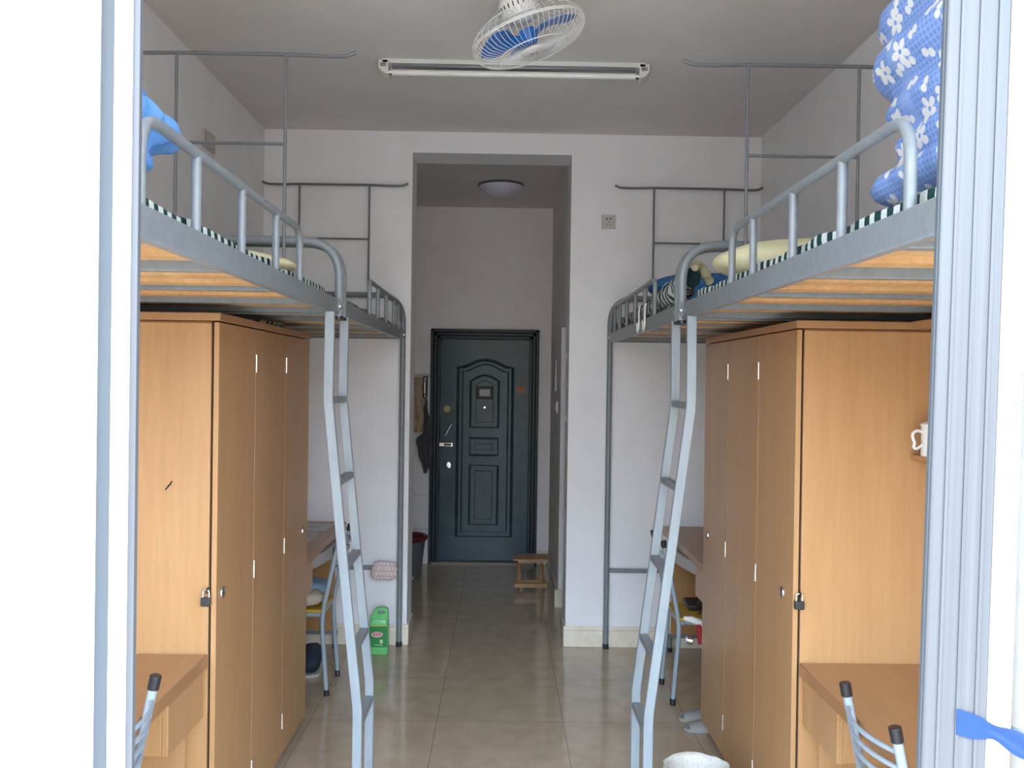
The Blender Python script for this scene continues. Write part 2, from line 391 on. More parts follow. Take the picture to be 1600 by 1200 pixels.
# ---- sliding aluminium doors towards the balcony
# left: fixed white frame, nearest the camera
w1o = struct('window_1', B(-.56, -.384, .820, .850, 0, 2.98), WHITEF, bevel=.004)
obj('frame_groove', B(-.386, -.367, .846, .88, 0, 2.98), ALUD, w1o)
obj('meeting_stile', B(-.3685, -.3525, .838, .850, 0, 2.98), WHITEF, w1o, bevel=.002)
obj('edge_seal', B(-.3525, -.346, .843, .850, 0, 2.98), ALU, w1o)
obj('stile_body', B(-.56, -.372, .85, .89, 0, 2.98), ALUD, w1o)
obj('bottom_rail', B(XL+.03, -.56, .82, .88, .0, .09), WHITEF, w1o, bevel=.003)
obj('wall_side_stile', B(XL-.1, XL+.03, .82, .88, 0, 2.98), WHITEF, w1o, bevel=.003)
obj('top_rail', B(XL-.1, -.56, .82, .88, 2.90, 2.98), WHITEF, w1o, bevel=.003)
obj('pane', B(XL+.03, -.56, .848, .853, .09, 2.90), GLASS, w1o)
# right: sliding leaf of grey aluminium that hangs slightly out of plumb
w2o = struct('window_2', B(0, .0610, -.009, 0, -1.63, 1.34), ALU, bevel=.002)
w2o.location = (.4125, .85, 1.63); w2o.rotation_euler = (0, .0185, 0)
obj('stile_body', B(.022, .0610, .0, .045, -1.60, 1.34), ALUD, w2o)
obj('edge_seal', B(-.0015, .0, -.005, .0, -1.60, 1.34), ALUD, w2o)
for xg in (.012, .030, .048):
    obj('ridge', B(xg, xg+.0035, -.0105, -.009, -1.60, 1.34), ALU, w2o, bevel=.0006)
obj('inner_stile', B(.0610, .0830, -.011, .0, -1.60, 1.33), WHITEF, w2o, bevel=.001)  # second stile coloured white in place of the sun falling on it
obj('pane', B(.0790, 1.06, -.004, -.001, -1.5, 1.27), GLASS, w2o)
obj('bottom_rail', B(.0790, 1.06, -.02, .02, -1.60, -1.5), ALU, w2o, bevel=.002)
obj('top_rail', B(.0790, 1.06, -.02, .02, 1.27, 1.33), ALU, w2o, bevel=.002)
obj('wall_side_stile', B(1.06, 1.13, -.01, .02, -1.60, 1.33), ALU, w2o, bevel=.002)
# blue tape stuck across the stile and running off to the right
def tapef(u, v):
    s = u*.30
    pinch = 1 - .42*math.exp(-((s-.036)/.012)**2)
    zc = -.0015 - s*.36 + .003*math.exp(-((s-.034)/.018)**2)
    y = -.0115 - .0006*min(1, max(0, s-.024)/.012)
    return (s, y+.001*math.sin(v*9+s*60)*(1 if s > .03 else 0), zc + (v-.5)*.0245*pinch)
tp = obj('adhesive_tape', sheet(BM(), tapef, 60, 8, .0006), TAPE, smooth=True); tp.location = (.4370, .85, 1.3110)
tag(tp, 'strip of blue adhesive tape stuck across the grey aluminium door stile', 'tape')

# ---- entrance door at the end of the hall
D = struct('door_1', B(-.540, .240, YD-.012, YD+.02, .03, 1.97), DOORG, bevel=.004)
fr = BM()
for i, (a, d) in enumerate(((0, .045), (.028, .033), (.056, .022))):
    for (x0, x1) in ((-.626+a, -.598+a), (.318-.028-a, .318-a)): box(fr, x0, x1, YD-d, YD+.02, 0, 2.056-a)
    box(fr, -.626+a, .318-a, YD-d, YD+.02, 2.056-.028-a, 2.056-a)
obj('door_frame', fr, DOORD, D, bevel=.004)
obj('threshold', B(-.60, .30, YD-.07, YD+.02, 0, .028), mat('threshold_stone', (.25, .22, .18, 1), .4), D, bevel=.003)
yf = YD-.012
def arch(x0, x1, z0, z1, rise, flat=.0, n=14):
    P_ = [(x0, z0), (x0, z1)]
    if rise:
        for i in range(1, n):
            t = i/n; x = x0+(x1-x0)*t
            s = min(1, max(0, (t-flat)/(1-2*flat))); P_.append((x, z1 + rise*math.sin(math.pi*s)**1.0))
    P_ += [(x1, z1), (x1, z0)]; return P_
mt = lambda P_, y: [(x, y, z) for x, z in P_]
def moulding(P_, r, nm='moulding'):
    obj(nm, T(mt(P_, yf-.001), r, seg=8, closed=True, up=(0, 1, 0)), DOORG, D, smooth=True)
def raised(P_, h, nm='raised_panel'):
    b_ = prism(BM(), P_, -h, 0, mtx=TR(0, yf, 0) @ RX(math.pi/2) @ Matrix.Scale(-1, 4, (0, 0, 1)))
    o = obj(nm, b_, DOORG, D, bevel=.010, segs=1)
outer = arch(-.385, .092, .245, 1.725, .065, .12)
moulding(outer, .013, 'outer_moulding'); moulding(arch(-.345, .052, .285, 1.69, .062, .12), .006, 'inner_moulding')
for P_ in (arch(-.275, -.030, 1.200, 1.61, .045, .05), arch(-.275, -.030, .957, 1.104, 0), arch(-.275, -.030, .350, .866, 0)):
    moulding(P_, .010)
    xs = [p[0] for p in P_]; zs = [p[1] for p in P_]; cx, cz = (min(xs)+max(xs))/2, (min(zs)+max(zs))/2
    kx = (max(xs)-min(xs)-.09)/(max(xs)-min(xs)); kz = (max(zs)-min(zs)-.09)/(max(zs)-min(zs))
    bb = BM(); prism(bb, [(cx+(x-cx)*kx, cz+(z-cz)*kz) for x, z in P_], 0, .010, mtx=TR(0, yf, 0) @ RX(math.pi/2))
    obj('raised_panel', bb, DOORG, D, bevel=.006, segs=2)
pv = obj('peephole_hatch', B(-.222, -.082, yf-.022, yf, 1.45, 1.558), DOORD, D, bevel=.008, segs=3)
obj('hatch_pane', B(-.200, -.104, yf-.026, yf-.02, 1.472, 1.536), mat('grey_hatch', (.06, .10, .12, 1), .2), pv, bevel=.004)
obj('peephole', lathe(BM(), [(0, .012), (.008, .012), (.010, 0), (0, 0)], 16, TR(-.151, yf, 1.375) @ RX(math.pi/2)), CHROME, D, smooth=True)
obj('round_sticker', lathe(BM(), [(0, .003), (.030, .003), (.031, 0), (0, 0)], 28, TR(-.480, yf, 1.358) @ RX(math.pi/2)), LACQ, D)
st = sheet(BM(), lambda u, v: (.125+.07*u+.006*math.sin(v*8), yf-.002, 1.51+.055*v+.006*math.sin(u*9)), 8, 6, .001); obj('faded_sticker', st, ORANGE, D)
hd = obj('pull_handle', T(fillet([(-.497, yf, 1.108), (-.497, yf-.03, 1.112), (-.434, yf-.03, 1.235), (-.434, yf, 1.24)], .012), .0065, seg=10), CHROME, D, smooth=True)
bb = B(-.545, -.500, yf-.012, yf, 1.030, 1.062); box(bb, -.495, -.44, yf-.012, yf, 1.030, 1.038); box(bb, -.495, -.44, yf-.012, yf, 1.054, 1.062); box(bb, -.44, -.425, yf-.014, yf, 1.028, 1.064)
obj('latch_chain', bb, CHROME, D, bevel=.002)
obj('lock_cylinder', lathe(BM(), [(0, .022), (.012, .022), (.014, .012), (.026, .010), (.030, .004), (.031, 0), (0, 0)], 24, TR(-.465, yf, .866) @ RX(math.pi/2)), CHROME, D, smooth=True)

# ================================================================ lights and fan
t = thing('fluorescent_light', 'long white fluorescent tube fitting on the ceiling behind the fan', 'light', (.035, 4.22, H))
tr_ = B(-.62, .62, -.045, .045, -.022, 0); obj('housing', tr_, WHITEP, t, bevel=.003)
obj('reflector', B(-.575, .575, -.043, .040, -.036, -.022), REFL, t, bevel=.003)
tt = obj('tube', T([(-.58, -.012, -.055), (.58, -.012, -.055)], .015, seg=20), TUBEM, t, smooth=True)
for s in (-1, 1):
    obj('tube_cap', T([(s*.575, -.012, -.055), (s*.595, -.012, -.055)], .0155, seg=16), CHROME, tt, smooth=True)
    e_ = prism(BM(), [(s*.59, -.005), (s*.637, -.005), (s*.637, -.045), (s*.615, -.066), (s*.59, -.074)], -.045, .045, mtx=RX(math.pi/2))
    ec = obj('end_cap', e_, WHITEP, t, bevel=.003)
    vb = BM()
    for k in range(3): box(vb, min(s*.600, s*.628), max(s*.600, s*.628), -.0465, -.044, -.026-k*.006, -.023-k*.006)
    obj('vent_slot', vb, BLACKP, ec)

t = thing('ceiling_lamp', 'round pale violet dome lamp, unlit, on the hall ceiling', 'lamp', (-.03, 6.85, H))
obj('shade', lathe(BM(), [(.168, -.012), (.165, -.028), (.150, -.048), (.115, -.068), (.06, -.080), (0, -.083)], 40), LAMPM, t, smooth=True)
obj('rim', lathe(BM(), [(.16, 0), (.175, 0), (.176, -.012), (.168, -.016), (.16, -.01)], 40), mat('lamp_rim', (.12, .12, .13, 1), .4), t, smooth=True)

# orbit fan: the cage faces down, its right side tipped up
t = thing('orbit_fan', 'white caged ceiling fan with blue blades, tipped to one side', 'fan', (.075, 3.12, 2.832))
t.rotation_euler = (.03, -.33, 0)
RF = .207
hub = obj('hub_badge', lathe(BM(), [(0, -.062), (.040, -.060), (.046, -.055), (.047, -.050), (0, -.050)], 32), WHITEP, t, smooth=True)
bb = BM()
for k, (a, w) in enumerate(((-.012, .007), (-.002, .005), (.006, .008))): box(bb, a, a+w, -.004+.001*k, .003, -.0635, -.0615)
obj('badge_lettering', bb, mat('badge_ink', (.12, .12, .14, 1), .5), hub)
g = BM()
for k in range(64):
    a = 2*math.pi*k/64; c_, s_ = math.cos(a), math.sin(a)
    P_ = [(.045, -.052), (.09, -.058), (.14, -.054), (.18, -.040), (.200, -.020), (.205, -.002)]
    tube(g, [(r_*c_, r_*s_, z) for r_, z in P_], .0009, seg=4, cap=False)
for r_, z, th in ((.205, 0, .0026), (.130, -.055, .0018)):
    tube(g, [(r_*math.cos(2*math.pi*j/48), r_*math.sin(2*math.pi*j/48), z) for j in range(48)], th, seg=6, closed=True)
obj('front_grille', g, WHITEP, t, smooth=True)
g = BM()
for k in range(36):
    a = 2*math.pi*(k+.5)/36; c_, s_ = math.cos(a), math.sin(a)
    P_ = [(.055, .070), (.12, .068), (.17, .050), (.200, .022), (.205, .004)]
    tube(g, [(r_*c_, r_*s_, z) for r_, z in P_], .0010, seg=4, cap=False)
for r_, z in ((.205, .006), (.150, .061)):
    tube(g, [(r_*math.cos(2*math.pi*j/48), r_*math.sin(2*math.pi*j/48), z) for j in range(48)], .002, seg=6, closed=True)
obj('rear_grille', g, WHITEP, t, smooth=True)
for k in range(3):
    a0 = math.radians(188+120*k)
    def bl(u, v, a0=a0):
        r_ = .030+u*.150
        w = (.30+.75*math.sin(min(1, u*1.15)*math.pi*.62))*(1-.35*max(0, u-.8)/.2)
        an = a0 + (v-.5)*w*1.25 + .25*u
        return (r_*math.cos(an), r_*math.sin(an), -.012+.030*(v-.5)*(1-.3*u)+.004)
    obj('blade', sheet(BM(), bl, 12, 10, .0025), FANB, t, smooth=True)
obj('spinner', lathe(BM(), [(0, -.034), (.022, -.032), (.030, -.02), (.032, .02), (0, .02)], 24), FANB, t, smooth=True)
mo = obj('motor_housing', lathe(BM(), [(0, .050), (.035, .052), (.066, .066), (.074, .085), (.074, .120), (.062, .145), (.040, .155), (0, .157)], 32), WHITEP, t, smooth=True)
vb = BM()
for k in range(26):
    a = 2*math.pi*k/26; box(vb, -.0018, .0018, -.001, .001, -.010, .010, mtx=RZ(a) @ TR(.0745, 0, .098) @ RZ(math.pi/2))
obj('vent_slot', vb, BLACKP, mo)
mb = obj('mount', T(fillet([(.0, 0, .15), (.0, 0, .19), (-.05, 0, .235), (-.07, 0, .262)], .03), .022, seg=16), WHITEP, t, smooth=True)
orb = BM(); tube(orb, [(.110*math.cos(2*math.pi*j/40), .110*math.sin(2*math.pi*j/40), .135) for j in range(40)], .0018, seg=6, closed=True)
for a in (0.3, 2.4, 4.5): tube(orb, [(.11*math.cos(a), .11*math.sin(a), .135), (.06*math.cos(a), .06*math.sin(a), .14)], .0018, seg=6)
obj('orbit_ring', orb, WHITEP, t, smooth=True)
t2 = obj('ceiling_plate', lathe(BM(), [(0, 0), (.075, 0), (.07, -.025), (.05, -.045), (0, -.05)], 32), WHITEP, t, smooth=True)
t2.matrix_parent_inverse = (TR(.075, 3.12, 2.832) @ RY(-.33) @ RX(.03)).inverted(); t2.location = (.06, 3.12, H)

# ================================================================ small fittings on walls
t = thing('wall_socket', 'square white power socket on the back wall right of the hall opening', 'socket', (.634, YB, 2.593))
obj('plate', B(-.043, .043, -.010, 0, -.043, .043), PALEP, t, bevel=.003)
bb = BM()
for x, z in ((-.010, .018), (.010, .018)): box(bb, x-.004, x+.004, -.0115, -.009, z-.006, z+.004)
for x, z, a in ((0, -.004, 0), (-.010, -.020, .5), (.010, -.020, -.5)): box(bb, -.0015, .0015, -.0115, -.009, -.005, .005, mtx=TR(x, 0, z) @ RY(a))
obj('socket_hole', bb, BLACKP, t)
t = thing('junction_box', 'grey rectangular cover high on the left side wall', 'socket', (XL, 4.38, 2.775))
obj('cover', B(0, .012, -.085, .085, -.045, .045), PALEP, t, bevel=.003); obj('cover_plate', B(.010, .016, -.06, .06, -.028, .028), PALEP, t, bevel=.002)
t = thing('wall_switch', 'tall white notice plate on the hall right wall, upper of two', 'sign', (HR, 7.0, 1.66))
obj('plate', B(-.012, 0, -.05, .05, -.12, .12), WHITEP, t, bevel=.003)
t = thing('light_switch', 'small white light switch low under the tall plate on the hall wall', 'switch', (HR, 6.75, 1.42))
obj('plate', B(-.012, 0, -.043, .043, -.043, .043), WHITEP, t, bevel=.003); obj('rocker', B(-.017, -.010, -.020, .020, -.03, .03), WHITEP, t, bevel=.003)
# scraps of torn paper stuck on the right jamb of the opening
for i, (y, z, w, h_) in enumerate(((5.52, 1.78, .03, .05), (5.56, 1.62, .05, .10), (5.50, 1.44, .03, .13), (5.55, 1.16, .05, .16), (5.50, .98, .03, .06), (5.55, .74, .05, .10))):
    o = obj('paper_scrap', sheet(BM(), lambda u, v, w=w, h_=h_, i=i: (-.001-.012*u*u*math.sin(v*3+i), (u-.5)*w*(1-.4*math.sin(v*5+i)), (v-.5)*h_), 5, 7, .0008), WHITEP); o.location = (JR-.001, y, z)
    tag(o, ['torn white paper scrap, highest on the right jamb of the hall opening', 'curled paper scrap second from the top on the right jamb', 'narrow paper scrap third from the top on the right jamb', 'largest torn paper scrap, mid height on the right jamb', 'tiny paper scrap second from the bottom on the right jamb', 'curled paper scrap lowest on the right jamb of the hall opening'][i], 'paper', 'torn paper scraps on the hall jamb')

# ================================================================ loft beds
def bed(label, s, xa, xw, y0, y1, gy, gend, far, leg_near):
    """s: -1 left / +1 right, xa aisle side, xw wall side; gy guard post ys, gend: (near,far) rounded end kinds"""
    t = thing('loft_bed', label, 'bed', ((xa+xw)/2, (y0+y1)/2, 0), group='grey steel loft beds')
    ox, oy = (xa+xw)/2, (y0+y1)/2
    def P(bm_): bmesh.ops.translate(bm_, verts=bm_.verts[:], vec=(-ox, -oy, 0)); return bm_
    lo = lambda a, b_: (min(a, b_), max(a, b_))
    ins = xa + s*.024
    obj('side_rail', P(B(*lo(xa, ins), y0+.03, y1-.02, 1.855, 1.913)), STEEL, t, bevel=.004)
    obj('side_rail', P(B(*lo(xw, xw-s*.024), y0+.03, y1-.02, 1.855, 1.913)), STEEL, t, bevel=.004)
    obj('end_rail', P(B(*lo(ins, xw-s*.024), y1-.075, y1-.045, 1.858, 1.90)), STEEL, t, bevel=.003)
    obj('end_rail', P(B(*lo(ins, xw-s*.024), y0+.045, y0+.075, 1.858, 1.90)), STEEL, t, bevel=.003)
    nb = 4; 
    for k in range(nb):
        y = y0 + (y1-y0)*(k+1)/(nb+1)
        obj('cross_bar', P(B(*lo(ins, xw-s*.024), y-.017, y+.017, 1.858, 1.883)), STEEL, t, bevel=.002)
    pb = BM(); n_p = 8; xs0, xs1 = lo(ins+s*.004, xw-s*.03); wp = (xs1-xs0)/n_p
    for k in range(n_p):
        box(pb, xs0+k*wp+.005, xs0+(k+1)*wp-.005, y0+.08, y1-.08, 1.900, 1.912)
    yy = y0+.15
    while yy < y1-.15:
        w = .07; box(pb, xs0, xs1, yy, yy+w, 1.8835 if min(abs(yy+w/2-(y0+(y1-y0)*(q+1)/(nb+1))) for q in range(nb)) < .06 else 1.866, 1.8995); yy += .172
    obj('bed_boards', P(pb), PLANK, t)
    # head / foot hoops of thick tube
    for (y, ye, leg) in ((y0+.02, 0, leg_near), (y1-.02, 1, far)):
        zb = 0.02 if leg else 1.848
        pts = fillet([(xa+s*.012-s*.008, y, zb), (xa+s*.004, y, 2.125), (xw-s*.004, y, 2.125), (xw-s*.004, y, .02)], [.16, .16], 10)
        obj('end_frame', P(T(pts, .0165, seg=16)), STEEL, t, smooth=True)
        obj('foot_cap', P(T([(xw-s*.004, y, 0), (xw-s*.004, y, .03)], .019, seg=16)), BLACKP, t)
        if leg: obj('foot_cap', P(T([(xa+s*.004, y, 0), (xa+s*.004, y, .03)], .019, seg=16)), BLACKP, t)
        else: obj('tube_cap', P(T([(xa+s*.004, y, 1.838), (xa+s*.004, y, 1.85)], .0175, seg=16)), BLACKP, t)
        if leg: obj('cross_tie', P(B(*lo(xa+s*.02, xw-s*.02), y-.008, y+.008, .462, .488)), STEEL, t, bevel=.003)
        bp = BM(); box(bp, *lo(xa-s*.003, xa+s*.004), max(y0, y-.035), min(y1, y+.035), 1.862, 1.918)
        pl = obj('corner_plate', P(bp), STEEL, t, bevel=.002)
        for dy in ((.025,) if y < (y0+y1)/2 else (-.025,)):
            q = lathe(BM(), [(0, .009), (.005, .008), (.009, .003), (.009, 0), (0, 0)], 12, TR(xa-s*.003, y+dy, 1.885) @ RY(-s*math.pi/2))
            obj('bolt', P(q), CHROME, pl, smooth=True)
    # guard rail
    g0, g1 = gy[0], gy[-1]
    zt = 2.066; gx = xa+s*.010
    pts = [(gx, g0, 1.905), (gx, g0, zt), (gx, g1, zt), (gx, g1, 1.905)]
    if gend == 'merge': pts = [(gx, g0, 1.905), (gx, g0, zt), (gx, y1-.16, zt-.004), (gx, y1-.04, zt-.10)]
    rad = [.075, .06] if gend != 'merge' else [.03, .06]
    gr = obj('guard_rail', P(T(fillet(pts, rad, 6), .0105, seg=12)), STEEL, t, smooth=True)
    for y in gy[1:] if gend == 'merge' else gy[1:-1]:
        zt2 = zt-.004 if y < y1-.17 else zt-.05
        obj('guard_post', P(T([(gx, y, 1.905), (gx, y, zt2)], .0100, seg=12)), STEEL, t, smooth=True)
    return t
bed('grey steel loft bed nearest on the left side, above the near wardrobe and desk', -1, -.600, XL+.02, 1.12, 3.29, (1.49, 1.765, 2.07, 2.38, 2.66), 'round', False, True)
bed('grey steel loft bed in the far left corner by the hall opening', -1, -.600, XL+.02, 3.31, 5.395, (4.05, 4.32, 4.63, 4.96, 5.17), 'merge', True, False)
bed('grey steel loft bed nearest on the right side, carrying the big floral quilt', 1, .645, XR-.02, 1.06, 3.24, (1.43, 1.72, 2.01, 2.33, 2.545), 'round', False, True)
bed('grey steel loft bed in the far right corner with the deep blue bundle', 1, .645, XR-.02, 3.26, 5.395, (3.83, 4.10, 4.40, 4.70, 4.98, 5.20), 'merge', True, False)

# mosquito net racks
def rack(label, y, x0, x1, p0, p1, zt, zm, tilt=0):
    t = thing('net_rack', label, 'rack', ((p0+p1)/2, y, 1.9), group='thin grey mosquito net racks')
    ox = (p0+p1)/2; X = lambda v: v-ox
    Z = lambda v: v-1.9
    for p in (p0, p1): obj('post', T([(X(p), 0, .016), (X(p), 0, Z(zt))], .0062, seg=8), THIN, t, smooth=True)
    obj('crossbar', T([(X(p0), 0, Z(zm)), (X(p1), 0, Z(zm))], .0058, seg=8), THIN, t, smooth=True)
    pts = [(X(x0), 0, Z(zt)+.016), (X(x0)+.03, 0, Z(zt)+.002), (X(x0)+.10, 0, Z(zt)), (X(p0), 0, Z(zt)+.004), (X(p1), 0, Z(zt)+.004), (X(x1)-.10, 0, Z(zt)), (X(x1)-.03, 0, Z(zt)+.002), (X(x1), 0, Z(zt)+.016)]
    obj('top_bar', T(fillet(pts, .02, 3), .0075, seg=8), THIN, t, smooth=True)
rack('thin dark mosquito net rack with hooked top bar over the near left bed', 3.235, XL+.01, -.548, -1.195, -.80, 2.79, 2.47)
rack('thin dark mosquito net rack standing over the far left bed', 5.34, XL+.01, -.580, -1.23, -.812, 2.775, 2.455)
rack('thin dark mosquito net rack with hooked top bar over the near right bed', 3.185, .633, XR-.01, .867, 1.268, 2.765, 2.443)
rack('thin dark mosquito net rack standing over the far right bed', 5.34, .662, XR-.01, .898, 1.322, 2.785, 2.458)

# ladders
def ladder(label, s, xo, ya, yb):
    t = thing('bed_ladder', label, 'ladder', (s*.50, (ya+yb)/2, 0), group='cranked steel bed ladders')
    oy = (ya+yb)/2; ox = s*.50
    prof = [(.600+xo, 1.855), (.602+xo, 1.547), (.545+xo*.8, 1.0), (.487+xo*.65, .47), (.487+xo*.65, .0)]
    pr = [(s*x-ox, z) for x, z in prof]
    def xat(z):
        for (x0, z0), (x1, z1) in zip(pr, pr[1:]):
            if z1 <= z <= z0: return x0+(x1-x0)*(z0-z)/(z0-z1)
        return pr[-1][0]
    for y in (ya, yb):
        pts = [(x, y-oy, z) for x, z in pr]
        st_ = obj('stile', T(fillet(pts, .02, 2), .010, square=True, up=(1, 0, 0), sx=1.65, sy=1.0), LADST, t, bevel=.0025)
    for z in (1.545, 1.26, .968, .672, .415, .13):
        x = xat(z); obj('rung', B(x-.016, x+.016, ya-oy+.010, yb-oy-.010, z-.012, z+.010), RUNGM, t, bevel=.003)
ladder('grey steel ladder with a cranked bend leading up to the left beds', -1, 0, 3.085, 3.365)
ladder('grey steel ladder with a cranked bend leading up to the right beds', 1, .048, 3.045, 3.325)

# ================================================================ wardrobes, desks, shelves
def wardrobe(label, s, xa, xw, y0, y1, hy, ky, zt):
    t = thing('wardrobe', label, 'wardrobe', ((xa+xw)/2, (y0+y1)/2, 0), group='beech wardrobes under the beds')
    ox, oy = (xa+xw)/2, (y0+y1)/2
    def P(bm_): bmesh.ops.translate(bm_, verts=bm_.verts[:], vec=(-ox, -oy, 0)); return bm_
    lo = lambda a, b_: (min(a, b_), max(a, b_))
    zb = .05
    obj('body', P(B(*lo(xa+s*.018, xw), y0+.018, y1, zb, zt-.026)), BEECH, t, bevel=.001)
    obj('top_board', P(B(*lo(xa-s*.004, xw), y0-.006, y1, zt-.025, zt)), BEECHD, t, bevel=.002)
    # end face: a wide door with a narrow dark gap beside the side panel's edge
    obj('gap', P(B(*lo(xa+s*.016, xa+s*.028), y0+.012, y0+.019, zb, zt-.027)), GAP, t)
    ed = obj('end_door', P(B(*lo(xa+s*.025, xw), y0, y0+.017, zb, zt-.032)), BEECH, t, bevel=.0015)
    # aisle leaves
    ys = [y0, hy[0], hy[1], y1]; nm = ['door', 'fixed_panel', 'door']
    for k in range(3):
        a, b_ = ys[k]+(.0 if k == 0 else .0012), ys[k+1]-.0012
        lf = obj(nm[k], P(B(*lo(xa, xa+s*.017), a, b_, zb-.005, zt-.030)), BEECH, t, bevel=.0012)
        if k != 1:
            q = P(lathe(BM(), [(0, .0015), (.014, .0015), (.017, .004), (.020, .0035), (.021, 0), (0, 0)], 24, TR(xa, ky[0 if k == 0 else 1], .922) @ RY(-s*math.pi/2)))
            obj('finger_pull', q, CHROME, lf, smooth=True)
    for y in hy:
        for z in (1.672, .922, .19):
            q = BM(); tube(q, [(xa-s*.002, y, z-.032), (xa-s*.002, y, z+.032)], .0035, seg=8)
            obj('hinge', P(q), CHROME, t, smooth=True)
    for y in (y0+.10, y1-.10):
        for x in (xa+s*.045, xw-s*.06): obj('foot', P(T([(x, y, .0), (x, y, zb)], .014, seg=12)), BLACKP, t)
    return t
wl_ = wardrobe('beech wardrobe on the left under the beds, with a scratched end face', -1, -.900, XL+.055, 2.83, 4.15, (3.25, 3.70), (2.895, 4.06), 1.826)
wr_ = wardrobe('beech wardrobe on the right under the beds, its side reflecting the wall', 1, .954, XR-.055, 2.87, 4.155, (3.29, 3.735), (2.985, 4.075), 1.832)
# scratches on the left end face
sc_ = BM(); tube(sc_, [(-1.065, 2.829, 1.262), (-1.052, 2.829, 1.277), (-1.044, 2.829, 1.290)], .0022, seg=6); tube(sc_, [(-1.058, 2.829, 1.276), (-1.046, 2.829, 1.278)], .0012, seg=5)
bmesh.ops.translate(sc_, verts=sc_.verts[:], vec=(-wl_.location.x, -wl_.location.y, 0)); obj('scratch', sc_, GAP, wl_)
def padlock(label, x, y, z):
    t = thing('padlock', label, 'padlock', (x, y, z))
    obj('lock_body', B(-.015, .015, -.009, .009, -.028, .0), mat('dark_lock', (.035, .033, .036, 1), .35), t, bevel=.003)
    obj('shackle', T(fillet([(-.010, 0, -.004), (-.010, 0, .022), (.010, 0, .022), (.010, 0, -.004)], .0095, 5), .0030, seg=8), CHROME, t, smooth=True)
    obj('hasp', T(fillet([(.003, .012, .026), (.003, -.002, .024), (.003, -.003, .012)], .004), .0032, seg=8), GAP, t, smooth=True)
padlock('small dark padlock hanging on the end of the left wardrobe', -.928, 2.816, .925)
padlock('small dark padlock hanging on the end of the right wardrobe', .970, 2.856, .925)

def desk(label, s, xa, xw, y0, y1, ztop, thick, dr, tray=False, endpanel=None):
    t = thing('desk', label, 'desk', ((xa+xw)/2, (y0+y1)/2, 0), group='beech desks under the beds')
    ox, oy = (xa+xw)/2, (y0+y1)/2
    def P(bm_): bmesh.ops.translate(bm_, verts=bm_.verts[:], vec=(-ox, -oy, 0)); return bm_
    lo = lambda a, b_: (min(a, b_), max(a, b_))
    obj('desktop', P(B(*lo(xa, xw), y0, y1, ztop-thick, ztop)), DESKW, t, bevel=.003)
    # drawer block beside the wardrobe
    d0, d1 = dr
    obj('drawer_case', P(B(*lo(xa+s*.03, xa+s*.40), d0, d1, ztop-thick-.155, ztop-thick)), BEECH, t, bevel=.0015)
    obj('drawer_front', P(B(*lo(xa+s*.012, xa+s*.030), d0+.002, d1-.002, ztop-thick-.158, ztop-thick-.006)), BEECH, t, bevel=.002)
    for y in ((y0+.01, y0+.028), (y1-.028, y1-.01)):
        obj('side_panel', P(B(*lo(xa+s*.06, xw-s*.02), y[0], y[1], .10, ztop-thick)), BEECH, t, bevel=.001)
    obj('back_panel', P(B(*lo(xw-s*.030, xw-s*.018), y0+.03, y1-.03, .14, ztop-thick)), BEECH, t)
    for y in (y0+.02, y1-.02):
        fb = B(*lo(xa+s*.04, xw-s*.02), y-.012, y+.012, .085, .105); obj('base_rail', P(fb), STEEL, t, bevel=.002)
        for x in (xa+s*.055, xw-s*.04):
            obj('leg', P(T([(x, y, .022), (x, y, .09)], .013, seg=10)), STEEL, t, smooth=True)
            obj('foot', P(T([(x, y, 0), (x, y, .026)], .015, seg=10)), BLACKP, t)
    if tray:
        ya, yb = tray; n_ = 16
        poly = [(xa+s*.30, ya), (xa+s*.30, yb)] + [(xa+s*(.035-.055*math.sin(math.pi*k/n_)), yb+(ya-yb)*k/n_) for k in range(n_+1)]
        obj('curved_tray', P(prism(BM(), poly, ztop-thick-.075, ztop-thick-.012)), PALEP, t, bevel=.003)
        ym = (ya+yb)/2; obj('tray_handle', P(B(*lo(xa-s*.024, xa+s*.02), ym-.075, ym+.075, ztop-thick-.068, ztop-thick-.018)), mat('tray_recess', (.045, .045, .04, 1), .5), t, bevel=.002)
    return t
desk('beech desk nearest on the left, its edge against the wardrobe end', -1, -.922, XL+.01, 1.45, 2.822, .742, .042, (2.52, 2.82))
desk('beech desk nearest on the right, below the mug shelf', 1, .975, XR-.01, 1.45, 2.862, .722, .042, (2.56, 2.86))
desk('beech desk in the far left corner, papers lying on it', -1, -.925, XL+.045, 4.165, 5.345, .757, .040, (4.17, 4.46), tray=(4.50, 5.30))
desk('beech desk in the far right corner behind the wardrobe', 1, .975, XR-.045, 4.17, 5.345, .752, .040, (4.17, 4.46), tray=(4.50, 5.30))

t = thing('wall_shelf_unit', 'beech shelf unit standing on the near right desk against the wall', 'shelf', (1.44, 2.15, .722))
def PS(x0, x1, y0, y1, z0, z1): return B(x0-1.44, x1-1.44, y0-2.15, y1-2.15, z0-.722, z1-.722)
obj('top_board', PS(1.325, XR-.012, 1.50, 2.862, 1.810, 1.834), BEECH, t, bevel=.002)
obj('shelf', PS(1.325, XR-.012, 1.515, 2.862, 1.388, 1.404), BEECHD, t, bevel=.002)
obj('side_panel', PS(1.325, XR-.012, 1.50, 1.516, .722, 1.81), BEECH, t, bevel=.001)
obj('side_panel', PS(1.46, XR-.012, 2.846, 2.862, .722, 1.81), BEECH, t, bevel=.001)
obj('back_panel', PS(XR-.020, XR-.012, 1.516, 2.846, .722, 1.81), BEECH, t)
t = thing('mug', 'white lidded mug with a looped handle on the right shelf', 'mug', (1.362, 2.78, 1.404))
